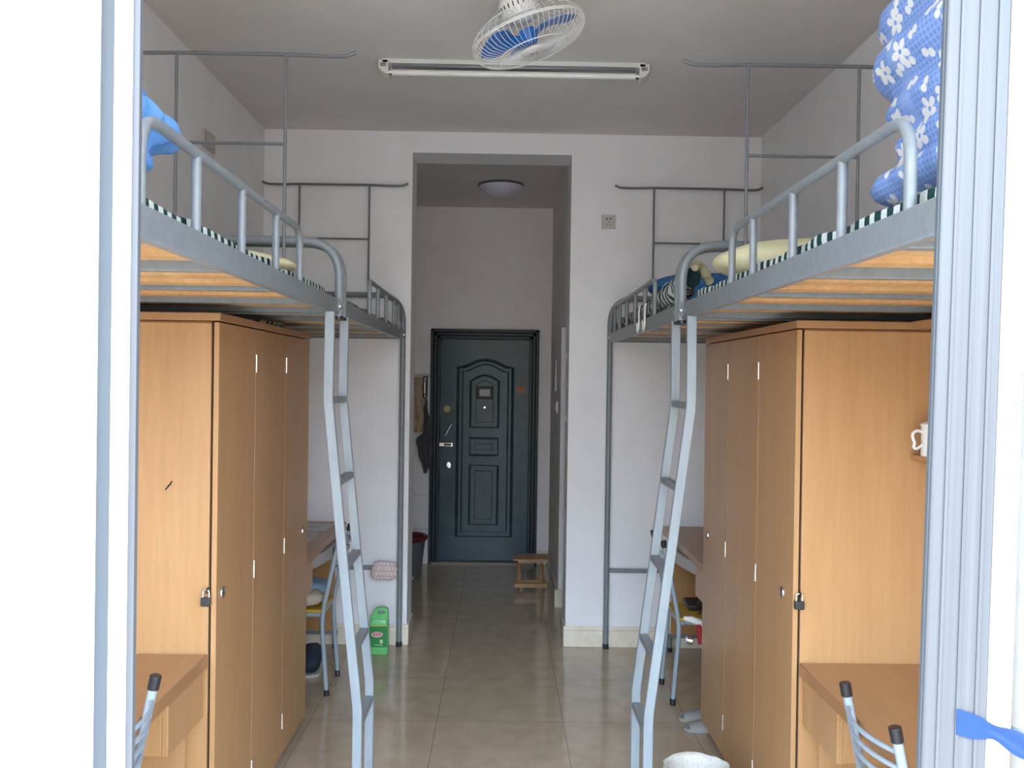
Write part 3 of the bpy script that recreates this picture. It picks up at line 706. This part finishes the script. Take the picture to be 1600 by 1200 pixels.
obj('cup', lathe(BM(), [(0, 0), (.036, 0), (.038, .004), (.038, .092), (.040, .096), (.036, .096), (.035, .01), (0, .008)], 32), WHITEP, t, smooth=True)
ld = obj('lid', lathe(BM(), [(.041, .096), (.041, .101), (.030, .108), (.010, .111), (0, .111)], 32), WHITEP, t, smooth=True)
obj('lid_knob', lathe(BM(), [(0, .111), (.006, .111), (.006, .116), (.010, .122), (.007, .129), (0, .131)], 16), WHITEP, ld, smooth=True)
hp = [(-.036, 0, .075), (-.055, 0, .082), (-.070, 0, .070), (-.066, 0, .052), (-.060, 0, .040), (-.066, 0, .028), (-.055, 0, .022), (-.036, 0, .036)]
obj('handle', T(fillet(hp, .012, 4), .0048, seg=8), WHITEP, t, smooth=True)

# ================================================================ chairs
def chair(label, s, x, y, rz=0, seatm=None):
    t = thing('chair', label, 'chair', (x, y, 0), (0 if s > 0 else math.pi)+rz, group='tubular desk chairs')
    hw = .152
    for q in (-1, 1):
        lg = obj('rear_leg', T(fillet([(0, q*hw, .02), (.030, q*hw, .40), (-.012, q*hw, .60), (-.055, q*hw, .80)], [.08, .1]), .0118, seg=12), CHAIRM, t, smooth=True)
        obj('foot_cap', T([(-.001, q*hw, 0), (.0, q*hw, .032)], .0138, seg=12), BLACKP, lg)
        obj('top_cap', T([(-.053, q*hw, .792), (-.0605, q*hw, .828)], .0150, seg=14), BLACKP, lg, bevel=.002)
        fl = obj('front_leg', T(fillet([(.385, q*hw, .02), (.350, q*hw, .415), (.05, q*hw, .415)], .05), .0112, seg=12), CHAIRM, t, smooth=True)
        obj('foot_cap', T([(.386, q*hw, 0), (.385, q*hw, .032)], .0135, seg=12), BLACKP, fl)
    for k, z in enumerate((.765, .725, .685, .645)):
        xz = -.012-(z-.60)*.215
        P_ = [(xz, -hw, z), (xz-.018, -hw*.75, z), (xz-.034, -hw*.35, z), (xz-.038, 0, z), (xz-.034, hw*.35, z), (xz-.018, hw*.75, z), (xz, hw, z)]
        obj('back_rail', T(fillet(P_, .03, 3), .0062, seg=8), CHAIRM, t, smooth=True)
    obj('seat_frame', B(.025, .36, -hw+.008, hw-.008, .398, .424), CHAIRM, t, bevel=.006)
    obj('seat', B(.020, .375, -.165, .165, .4245, .440), seatm or mat('yellow_seat', (.62, .36, .03, 1), .4), t, bevel=.008, segs=3)
    return t
SEATY = mat('yellow_seat_board', (.60, .36, .04, 1), .4)
chair('grey tubular chair nearest on the left, black caps on its back posts', -1, -.943, 2.143, 0, SEATY).scale = (1, 1, 1.03)
chair('grey tubular chair nearest on the right, black caps on its back posts', 1, .990, 2.215, 0, SEATY)
chair('grey tubular chair at the far left desk with clothes on its yellow seat', -1, -.875, 4.68, 0, SEATY)
chair('grey tubular chair at the far right desk, a black tray on its seat', 1, .880, 4.60, 0, SEATY)
# things on the far chairs
bm = blob(BM(), (0, 0, 0), (.145, .15, .045), 2.6); wrinkle(bm, .016, 14, 3)
o = obj('folded_clothes', bm, mat('pale_blue_cloth', (.28, .42, .58, 1), .9), smooth=True); o.location = (-1.06, 4.76, .497); tag(o, 'pale blue folded clothes lying on the far left chair', 'clothes')
bm = blob(BM(), (0, 0, 0), (.10, .085, .040), 2.2); wrinkle(bm, .012, 16, 9)
o = obj('cloth_bundle', bm, mat('beige_cloth', (.48, .42, .33, 1), .95), smooth=True); o.location = (-1.00, 4.585, .488); tag(o, 'beige crumpled cloth on the front of the far left chair seat', 'cloth')
o = obj('black_case', B(-.11, .11, -.09, .09, 0, .028), BLACKP, bevel=.006, segs=3); o.location = (1.09, 4.66, .442); tag(o, 'flat black case lying on the far right chair seat', 'case')
bm = BM(); tube(bm, fillet([(0, 0, .0), (-.03, -.05, .03), (.02, -.09, .06), (.06, -.03, .03), (.02, .0, -.01), (-.03, -.02, -.06)], .03), .004, seg=8)
o = obj('power_cable', bm, BLACKP, smooth=True); o.location = (1.02, 4.52, .475); tag(o, 'black coiled cable beside the case on the far right chair', 'cable')
t = thing('hair_dryer', 'small white and red appliance leaning beside the far right chair', 'hair dryer', (.955, 4.31, .44))
obj('barrel', T([(-.055, 0, .035), (-.02, 0, .03), (.05, 0, .005)], [.010, .016, .017], seg=14), WHITEP, t, smooth=True)
obj('handle', T([(.02, 0, .01), (.03, 0, -.09)], [.016, .013], seg=12), mat('red_plastic', (.35, .02, .03, 1), .4), t, smooth=True)
obj('nozzle', lathe(BM(), [(0, 0), (.020, 0), (.022, .004), (.016, .03), (0, .03)], 20, TR(-.012, 0, -.075) @ RY(-math.pi/2+.2)), CHROME, t, smooth=True)

# papers on the far left desk
for i, (x, y, a, w, h_, lb) in enumerate(((-1.10, 4.80, .04, .20, .30, 'white printed sheet nearest on the far left desk'), (-1.08, 5.12, -.06, .21, .24, 'white printed sheet furthest back on the far left desk'))):
    b_ = B(-w/2, w/2, -h_/2, h_/2, 0, .0025); box(b_, -w/3, w/4, -.004, .004, .0025, .003, mi=1); box(b_, -w/4, w/3, .05, .056, .0025, .003, mi=1)
    o = obj('paper_sheet', b_, [mat('paper', (.55, .52, .53, 1), .8), mat('ink', (.1, .1, .1, 1), .8)]); o.location = (x, y, .7575); o.rotation_euler = (0, 0, a); tag(o, lb, 'paper', 'papers on the far left desk')

# ================================================================ bedding
def mattress(label, x0, x1, y0, y1, z0, z1, m, seed, amp=.008):
    bm = BM(); ny, nx = 90, 22; cx, cy = (x0+x1)/2, (y0+y1)/2
    prof = []
    hw, hz = (x1-x0)/2, (z1-z0)/2
    rings = []
    N = 40
    for i in range(ny+1):
        y = (y0-cy) + (y1-y0)*i/ny; ring = []
        k = 1 if 0 < i < ny else .96
        for j in range(N):
            a = 2*math.pi*j/N; c_, s_ = math.cos(a), math.sin(a); q = 2/9.0
            x = hw*k*math.copysign(abs(c_)**q, c_); z = hz*k*math.copysign(abs(s_)**q, s_)
            p = Vector((x, y, z)); d = noise.noise(Vector((x*3, y*7, seed)))*amp + noise.noise(Vector((x*5, y*19, seed+3)))*amp*.5
            if z > 0: p.z += d
            if abs(x) > hw*.8: p.x += d*.8*math.copysign(1, x)
            ring.append(bm.verts.new(p))
        rings.append(ring)
    for a, b_ in zip(rings, rings[1:]):
        for j in range(N): bm.faces.new((a[j], a[(j+1) % N], b_[(j+1) % N], b_[j]))
    bm.faces.new(rings[0]); bm.faces.new(rings[-1][::-1])
    o = obj('mattress_pad', bm, m, smooth=True); o.location = (cx, cy, (z0+z1)/2)
    return tag(o, label, 'mattress', 'striped pads on the loft beds')
mattress('green and white striped pad on the near left bed', XL+.05, -.640, 1.22, 3.22, 1.914, 1.948, STRIPE, 1)
mattress('green and white striped pad on the near right bed', .683, XR-.05, 1.14, 3.16, 1.914, 1.952, STRIPE, 2)
mattress('green and white striped pad on the far left bed', XL+.05, -.640, 3.40, 5.33, 1.914, 1.945, STRIPE2, 3)
mattress('dark striped pad on the far right bed', .683, XR-.05, 3.35, 5.33, 1.914, 1.945, STRIPE2, 4)
def soft(name, parts, m, label, cat, wr=(.012, 9), seed=1, zmin=None, p=2.8, vox=.014, group=None):
    bm = BM(); c = Vector(parts[0][0])
    for q in parts: blob(bm, (Vector(q[0])-c), q[1], p)
    o = obj(name, bm, m, smooth=True); o.location = c
    rm = o.modifiers.new('remesh', 'REMESH'); rm.mode = 'VOXEL'; rm.voxel_size = vox; rm.use_smooth_shade = True
    sm = o.modifiers.new('smooth', 'SMOOTH'); sm.iterations = 3; sm.factor = .6
    tx = bpy.data.textures.new(name, 'CLOUDS'); tx.noise_scale = 1/wr[1]; tx.noise_depth = 3
    dm = o.modifiers.new('folds', 'DISPLACE'); dm.texture = tx; dm.strength = wr[0]*2; dm.mid_level = .5; dm.texture_coords = 'LOCAL'
    return tag(o, label, cat, group)
soft('floral_quilt', [((1.10, 1.55, 2.005), (.41, .31, .055)), ((1.11, 1.53, 2.075), (.385, .29, .055)), ((1.12, 1.56, 2.152), (.402, .30, .062)),
     ((1.11, 1.57, 2.24), (.415, .31, .085)), ((1.12, 1.57, 2.33), (.41, .31, .075)), ((1.14, 1.55, 2.45), (.40, .30, .065))], FLOR, 'bulky blue floral quilt folded in a tall pile on the near right bed', 'quilt', (.012, 7), p=3.4)
soft('blue_quilt', [((-1.05, 1.60, 1.990), (.345, .24, .036)), ((-1.04, 1.66, 2.05), (.35, .265, .04)), ((-1.03, 1.72, 2.125), (.375, .285, .060)), ((-1.05, 1.66, 2.195), (.345, .26, .045))], BLUEQ, 'plain sky blue quilt folded on the near left bed', 'quilt', (.018, 11), p=3.2)
soft('pillow', [((1.03, 2.94, 2.028), (.335, .20, .070))], YELP, 'pale yellow pillow at the foot of the near right bed', 'pillow', (.010, 8), p=2.4)
soft('pillow', [((-1.02, 2.98, 1.999), (.335, .18, .046))], YELP, 'pale yellow pillow at the foot of the near left bed', 'pillow', (.010, 8), p=2.4)
soft('folded_blanket', [((1.06, 4.42, 2.012), (.335, .26, .058)), ((1.06, 4.44, 2.100), (.335, .26, .062))], NAVYQ, 'deep blue blanket folded in a thick stack on the far right bed', 'blanket', (.008, 8))
soft('folded_blanket', [((1.02, 4.98, 1.997), (.26, .17, .045))], mat('pale_grey_blanket', (.42, .42, .44, 1), .9), 'pale grey bundle behind the guard rail of the far right bed', 'blanket', (.008, 9))
bm = blob(BM(), (0, 0, 0), (.055, .19, .0135), 2.4); wrinkle(bm, .004, 18, 8)
o = obj('crumpled_cloth', bm, STRIPE2, smooth=True); o.location = (-.965, 3.66, 1.8405); tag(o, 'dark crumpled cloth lying flat on top of the left wardrobe', 'cloth')
# bunched striped quilt along the aisle edge of the far right bed
def bunch(name, pts, rads, m, label, amp, seed):
    c = Vector(pts[0]); P_ = fillet([Vector(p)-c for p in pts], .12, 5)
    # resample
    L_ = [0]
    for a, b_ in zip(P_, P_[1:]): L_.append(L_[-1]+(b_-a).length)
    n_ = 60; Q = []; R_ = []
    for i in range(n_+1):
        s = L_[-1]*i/n_; k = max(j for j in range(len(L_)) if L_[j] <= s+1e-9); k = min(k, len(P_)-2)
        f = (s-L_[k])/max(1e-6, L_[k+1]-L_[k]); Q.append(P_[k].lerp(P_[k+1], min(1, f)))
        u = i/n_*(len(rads)-1); a = int(min(u, len(rads)-2)); R_.append(rads[a]+(rads[a+1]-rads[a])*(u-a))
    bm = tube(BM(), Q, R_, seg=20); wrinkle(bm, amp, 17, seed)
    o = obj(name, bm, m, smooth=True); o.location = c; return tag(o, label, 'blanket')
bunch('striped_blanket', [(.705, 3.33, 2.02), (.705, 3.60, 1.985), (.70, 3.95, 1.968), (.70, 4.5, 1.965), (.70, 5.25, 1.962)], [.035, .05, .045, .035, .03, .03, .025], STRIPE2, 'bunched dark striped blanket along the aisle edge of the far right bed', .014, 4)
bunch('yellow_cloth', [(.71, 3.31, 2.055), (.735, 3.37, 2.075), (.80, 3.45, 2.02)], [.012, .022, .018], YELP, 'small pale yellow cloth tucked at the head of the striped blanket', .008, 6)
bm = BM(); tube(bm, fillet([(.004, 0, .03), (.0, 0, .008), (0, -.0, -.075), (0, .05, -.095), (0, .06, -.045)], .03), .0042, seg=8)
for i, (y, lb) in enumerate(((3.97, 'white plastic hook hanging over the far right bed rail, nearer one'), (4.14, 'white plastic hook hanging over the far right bed rail, farther one'))):
    b2 = bm.copy(); o = obj('hanging_hook', b2, WHITEP, smooth=True); o.location = (.634, y, 1.945); tag(o, lb, 'hook', 'white hooks on the far right rail')
    tube_ = None
bm.free()

# ================================================================ things on floor and walls
# green detergent jug
t = thing('detergent_jug', 'green plastic detergent jug with a looped handle by the back wall', 'jug', (-.705, 5.24, 0))
JG = mat('green_plastic', (.17, .58, .20, 1), .3); JL_ = mat('green_label', (.015, .22, .045, 1), .35)
def rrect(x0, x1, y0, y1, r, n_=4):
    out = []
    for cx, cy, a0 in ((x1-r, y1-r, 0), (x0+r, y1-r, 90), (x0+r, y0+r, 180), (x1-r, y0+r, 270)):
        for k in range(n_+1):
            a = math.radians(a0+90*k/n_); out.append((cx+r*math.cos(a), cy+r*math.sin(a)))
    return out
bm = BM(); 
lv = [(0, .050, .034), (.006, .055, .038), (.175, .055, .038), (.19, .054, .037), (.205, .050, .032)]
rings = []
for z, a, b_ in lv: rings.append([bm.verts.new((x, y, z)) for x, y in rrect(-a, a, -b_, b_, .016)])
for a, b_ in zip(rings, rings[1:]):
    for j in range(len(a)): bm.faces.new((a[j], a[(j+1) % len(a)], b_[(j+1) % len(a)], b_[j]))
bm.faces.new(rings[0][::-1]); bm.faces.new(rings[-1])
obj('bottle', bm, JG, t, smooth=True)
bm = BM()
ou = [(-.052, .19), (-.05, .215), (-.030, .252), (-.012, .272), (.034, .274), (.050, .262), (.053, .225), (.052, .19)]
inn = [(-.004, .236), (-.010, .240), (-.010, .246), (-.004, .254), (.024, .256), (.034, .250), (.036, .243), (.028, .236)]
vo = [[bm.verts.new((x, y_, z)) for x, z in ou] for y_ in (-.020, .020)]; vi = [[bm.verts.new((x, y_, z)) for x, z in inn] for y_ in (-.020, .020)]
for j in range(8):
    k = (j+1) % 8
    bm.faces.new((vo[0][j], vo[0][k], vi[0][k], vi[0][j])); bm.faces.new((vo[1][j], vi[1][j], vi[1][k], vo[1][k]))
    bm.faces.new((vo[0][j], vo[1][j], vo[1][k], vo[0][k])); bm.faces.new((vi[0][j], vi[0][k], vi[1][k], vi[1][j]))
obj('handle', bm, JG, t, bevel=.004)
lb = obj('label', B(-.0515, .0515, -.0392, -.0375, .045, .172), JL_, t, bevel=.001)
obj('label_border', B(-.0515, .0515, -.0396, -.0380, .168, .173), mat('gold_line', (.6, .42, .1, 1), .4), lb)
obj('logo_oval', lathe(BM(), [(0, .001), (.96, .001), (1, 0), (0, 0)], 28, TR(-.008, -.0396, .120) @ RX(math.pi/2) @ Matrix.Diagonal((.034, .017, 1, 1))), mat('logo_pink', (.70, .45, .45, 1), .4), lb)
bb = BM()
for k in range(3):
    x = -.031+k*.0165
    for (a, b_, c_, d_) in ((0, .012, .008, .0105), (0, .012, -.001, .0015), (.005, .0075, -.008, .012), (.0, .0025, -.008, .004), (.0095, .012, -.008, .004)):
        box(bb, x+a, x+b_, -.0412, -.0400, .120+c_, .120+d_)
obj('logo_lettering', bb, mat('logo_red', (.55, .02, .03, 1), .4), lb)
bb = BM()
for k in range(6): box(bb, -.02+k*.008, -.0145+k*.008, -.0400, -.0390, .056, .061)
box(bb, .008, .026, -.0400, -.039, .068, .090); obj('small_print', bb, mat('label_pale', (.5, .65, .4, 1), .4), lb)

# knitted towel over the far bed's cross tie
def tow(u, v):
    x = -.775+.155*u; s = v*2-1
    y = 5.375 + (-.030 if s < 0 else .0)*min(1, abs(s)*4) - .006*math.sin(u*9)*abs(s)
    z = .502 - abs(s)*(.11 if s < 0 else .05) + .004*math.sin(u*12)
    return (x+.006*math.sin(v*8), y-.004, z)
bm = BM(); blob(bm, (0, 0, 0), (.078, .017, .056), 4.5, 28, 18); wrinkle(bm, .006, 22, 2)
o = obj('knitted_towel', bm, TOWELW, smooth=True); o.location = (-.692, 5.332, .467); tag(o, 'pink and white knitted towel folded over the far left bed crosspiece', 'towel')

# folding stool by the door
t = thing('folding_stool', 'small wooden folding stool standing near the green entrance door', 'stool', (.238, 6.83, 0))
bm = BM()
for k in range(5): box(bm, -.135, .135, -.11+k*.045, -.11+k*.045+.042, .248, .262)
obj('seat', bm, STOOLW, t, bevel=.002)
obj('seat_batten', B(-.10, .10, -.095, -.075, .230, .248), STOOLW, t, bevel=.002); obj('seat_batten', B(-.10, .10, .075, .095, .230, .248), STOOLW, t, bevel=.002)
for s in (-1, 1):
    for q in (-1, 1):
        m_ = TR(s*(.098 if q > 0 else .082), 0, .124) @ RY(-s*q*.10) @ RX(q*.62)
        bm = box(BM(), -.008, .008, -.012, .012, -.146, .140, mtx=m_); obj('leg', bm, STOOLW, t, bevel=.002)
obj('stretcher', B(-.125, .125, -.088, -.076, .040, .072), STOOLW, t, bevel=.002)
obj('stretcher', B(-.115, .125, .070, .082, .040, .066), STOOLW, t, bevel=.002)

# bucket, white basin, apron and cloth at the hall's left end
t = thing('bucket', 'dark grey bucket with a dark red rim behind the left jamb', 'bucket', (-.745, 7.25, 0))
obj('body', lathe(BM(), [(0, 0), (.095, 0), (.10, .01), (.135, .31), (.130, .31), (.092, .012), (0, .01)], 32), mat('bucket_grey', (.11, .12, .13, 1), .35), t, smooth=True)
obj('rim', lathe(BM(), [(.132, .295), (.155, .315), (.157, .335), (.145, .345), (.128, .335), (.115, .30), (.12, .29)], 32), mat('bucket_red', (.14, .02, .025, 1), .35), t, smooth=True)
obj('sticker', B(-.07, .02, -.142, -.09, .12, .26), mat('bucket_blue', (.03, .09, .25, 1), .4), t, bevel=.01)
t = thing('enamel_basin', 'white basin on the floor peeking out behind the left jamb', 'basin', (-.80, 6.93, 0))
obj('bowl', lathe(BM(), [(0, 0), (.07, 0), (.085, .012), (.125, .055), (.135, .06), (.130, .066), (.115, .055), (.075, .02), (0, .012)], 32), WHITEP, t, smooth=True)
def apr(u, v):
    return (-.79+.115*u+.008*math.sin(v*7), 7.745-.012*math.sin(u*3.1)-.006*math.sin(u*14+v*3), 1.15+.48*v)
APR = noisy(mat('apron_cloth', (.4, .36, .2, 1), .9), (.32, .28, .15, 1), (.50, .40, .30, 1), ns=9)
n, l, b = nodes(APR)
o = obj('apron', sheet(BM(), apr, 14, 20, .004), APR, smooth=True); tag(o, 'mustard patterned apron hanging left of the entrance door', 'apron')
o = obj('apron_hem', sheet(BM(), lambda u, v: (-.785+.105*u, 7.733-.004*math.sin(u*14), 1.153+.035*v), 10, 3, .003), mat('hem_orange', (.42, .22, .10, 1), .9), bpy.data.objects['apron'], smooth=True)
t = thing('wall_hook', 'oblong chrome hook plate fixed beside the green door frame', 'hook', (-.672, 7.74, 1.545))
obj('plate', B(-.022, .022, -.010, .028, -.095, .095), mat('hook_dark', (.03, .03, .03, 1), .3), t, bevel=.01, segs=3)
obj('bar', T(fillet([(0, -.010, .07), (0, -.03, .05), (0, -.03, -.05), (0, -.010, -.07)], .02), .008, seg=10), CHROME, t, smooth=True)
for z in (.075, -.075): obj('screw', lathe(BM(), [(0, .006), (.008, .004), (.009, 0), (0, 0)], 12, TR(0, -.010, z) @ RX(math.pi/2)), CHROME, t, smooth=True)
def clo(u, v):
    d = 1-v      # 0 at the hook, 1 at the lowest tip
    L_ = -.672+(.006 if d < .05 else .006-.010*min(1, d/.45)) - (.062*min(1, max(0, (d-.45)/.10)) if d > .45 else 0) + (.075*((d-.6)/.4)**1.3 if d > .6 else 0)
    R_ = -.660+.055*min(1, d/.5) - (.035*(d-.8)/.2 if d > .8 else 0)
    return (L_+(R_-L_)*u+.005*math.sin(d*30), 7.700-.012*math.sin(u*16+v*2), .80+.66*v)
o = obj('grey_cloth', sheet(BM(), clo, 26, 24, .004), mat('cloth_grey', (.10, .105, .12, 1), .95), smooth=True); tag(o, 'dark grey cloth hanging from the chrome hook by the door', 'cloth')

# waste basket with a clear plastic liner
t = thing('waste_basket', 'cream waste basket lined with clear plastic, below the right ladder', 'basket', (.700, 3.10, 0))
BK = mat('basket_cream', (.62, .56, .40, 1), .5)
obj('body', lathe(BM(), [(0, 0), (.080, 0), (.084, .01), (.108, .26), (.113, .268), (.108, .272), (.102, .262), (.078, .012), (0, .01)], 40), BK, t, smooth=True)
PL = mat('plastic_liner', (.80, .78, .74, 1), .15); n, l, b = nodes(PL); b.inputs['Alpha'].default_value = .62
vn = n.new('ShaderNodeTexVoronoi'); vn.inputs['Scale'].default_value = 130; rq = ramp(n, [(.0, (.25, .24, .25, 1)), (.35, (.82, .80, .74, 1))]); tq = n.new('ShaderNodeTexCoord')
l.new(tq.outputs['Object'], vn.inputs['Vector']); l.new(vn.outputs['Distance'], rq.inputs[0]); l.new(rq.outputs[0], b.inputs['Base Color'])
bm = lathe(BM(), [(.114, .20), (.117, .262), (.112, .284), (.100, .276), (.092, .20), (.080, .10), (0, .09)], 48)
for v in bm.verts: v.co += Vector((noise.noise(v.co*30), noise.noise(v.co*30+Vector((4, 0, 0))), noise.noise(v.co*26+Vector((0, 7, 0)))))*.008
obj('liner', bm, PL, t, smooth=True)
obj('liner_ring', T([(-.03+.032*math.cos(a*.3), -.02+.024*math.sin(a*.3), .235+.02*math.sin(a*.3)) for a in range(21)], .0016, seg=6, closed=True), mat('red_ring', (.5, .03, .05, 1), .4), t, smooth=True)
bm = blob(BM(), (0, 0, 0), (.055, .05, .035), 2, 20, 12); wrinkle(bm, .022, 25, 5)
o = obj('crumpled_tissue', bm, WHITEP, smooth=True); o.location = (.69, 3.07, .215); tag(o, 'crumpled white tissue inside the plastic lined basket', 'tissue')

# slippers and a dark shoe
def slipper(name, label, x, y, rz, m, L_=.24, wd=.045, group=None):
    t = thing(name, label, 'slipper' if name == 'slipper' else 'shoe', (x, y, 0), rz, group)
    n_ = 28; poly = []
    for k in range(n_):
        a = 2*math.pi*k/n_; yy = math.sin(a)*L_/2; poly.append((math.cos(a)*wd*(1+.18*math.sin(a)), yy))
    obj('sole', prism(BM(), poly, 0, .018), m[0], t, bevel=.004)
    def st_(u, v):
        a = math.pi*u; yy = L_*.05+v*L_*.36; w = wd*1.05*(1-.45*v*v)
        return (math.cos(a)*w, yy, .016+math.sin(a)*(.026-.012*v))
    obj('upper', sheet(BM(), st_, 14, 8, .004), m[1], t, smooth=True)
SL = mat('slipper_grey', (.30, .30, .27, 1), .8)
slipper('slipper', 'pale grey slipper beside the right wardrobe foot, farther of the pair', .985, 4.262, 1.75, (SL, SL), group='pale slippers by the right wardrobe')
slipper('slipper', 'pale grey slipper beside the right wardrobe foot, nearer of the pair', .985, 4.135, 1.75, (SL, SL), group='pale slippers by the right wardrobe')
t = thing('dark_sneaker', 'dark blue shoe with a pale sole under the far left chair', 'shoe', (-1.035, 4.92, 0), .1)
bm = blob(BM(), (0, 0, .07), (.055, .14, .065), 3); wrinkle(bm, .004, 15, 2); obj('upper', bm, mat('navy_shoe', (.02, .032, .055, 1), .8), t, smooth=True)
obj('sole', prism(BM(), rrect(-.057, .057, -.145, .145, .045, 6), 0, .018), PALEP, t, bevel=.004)
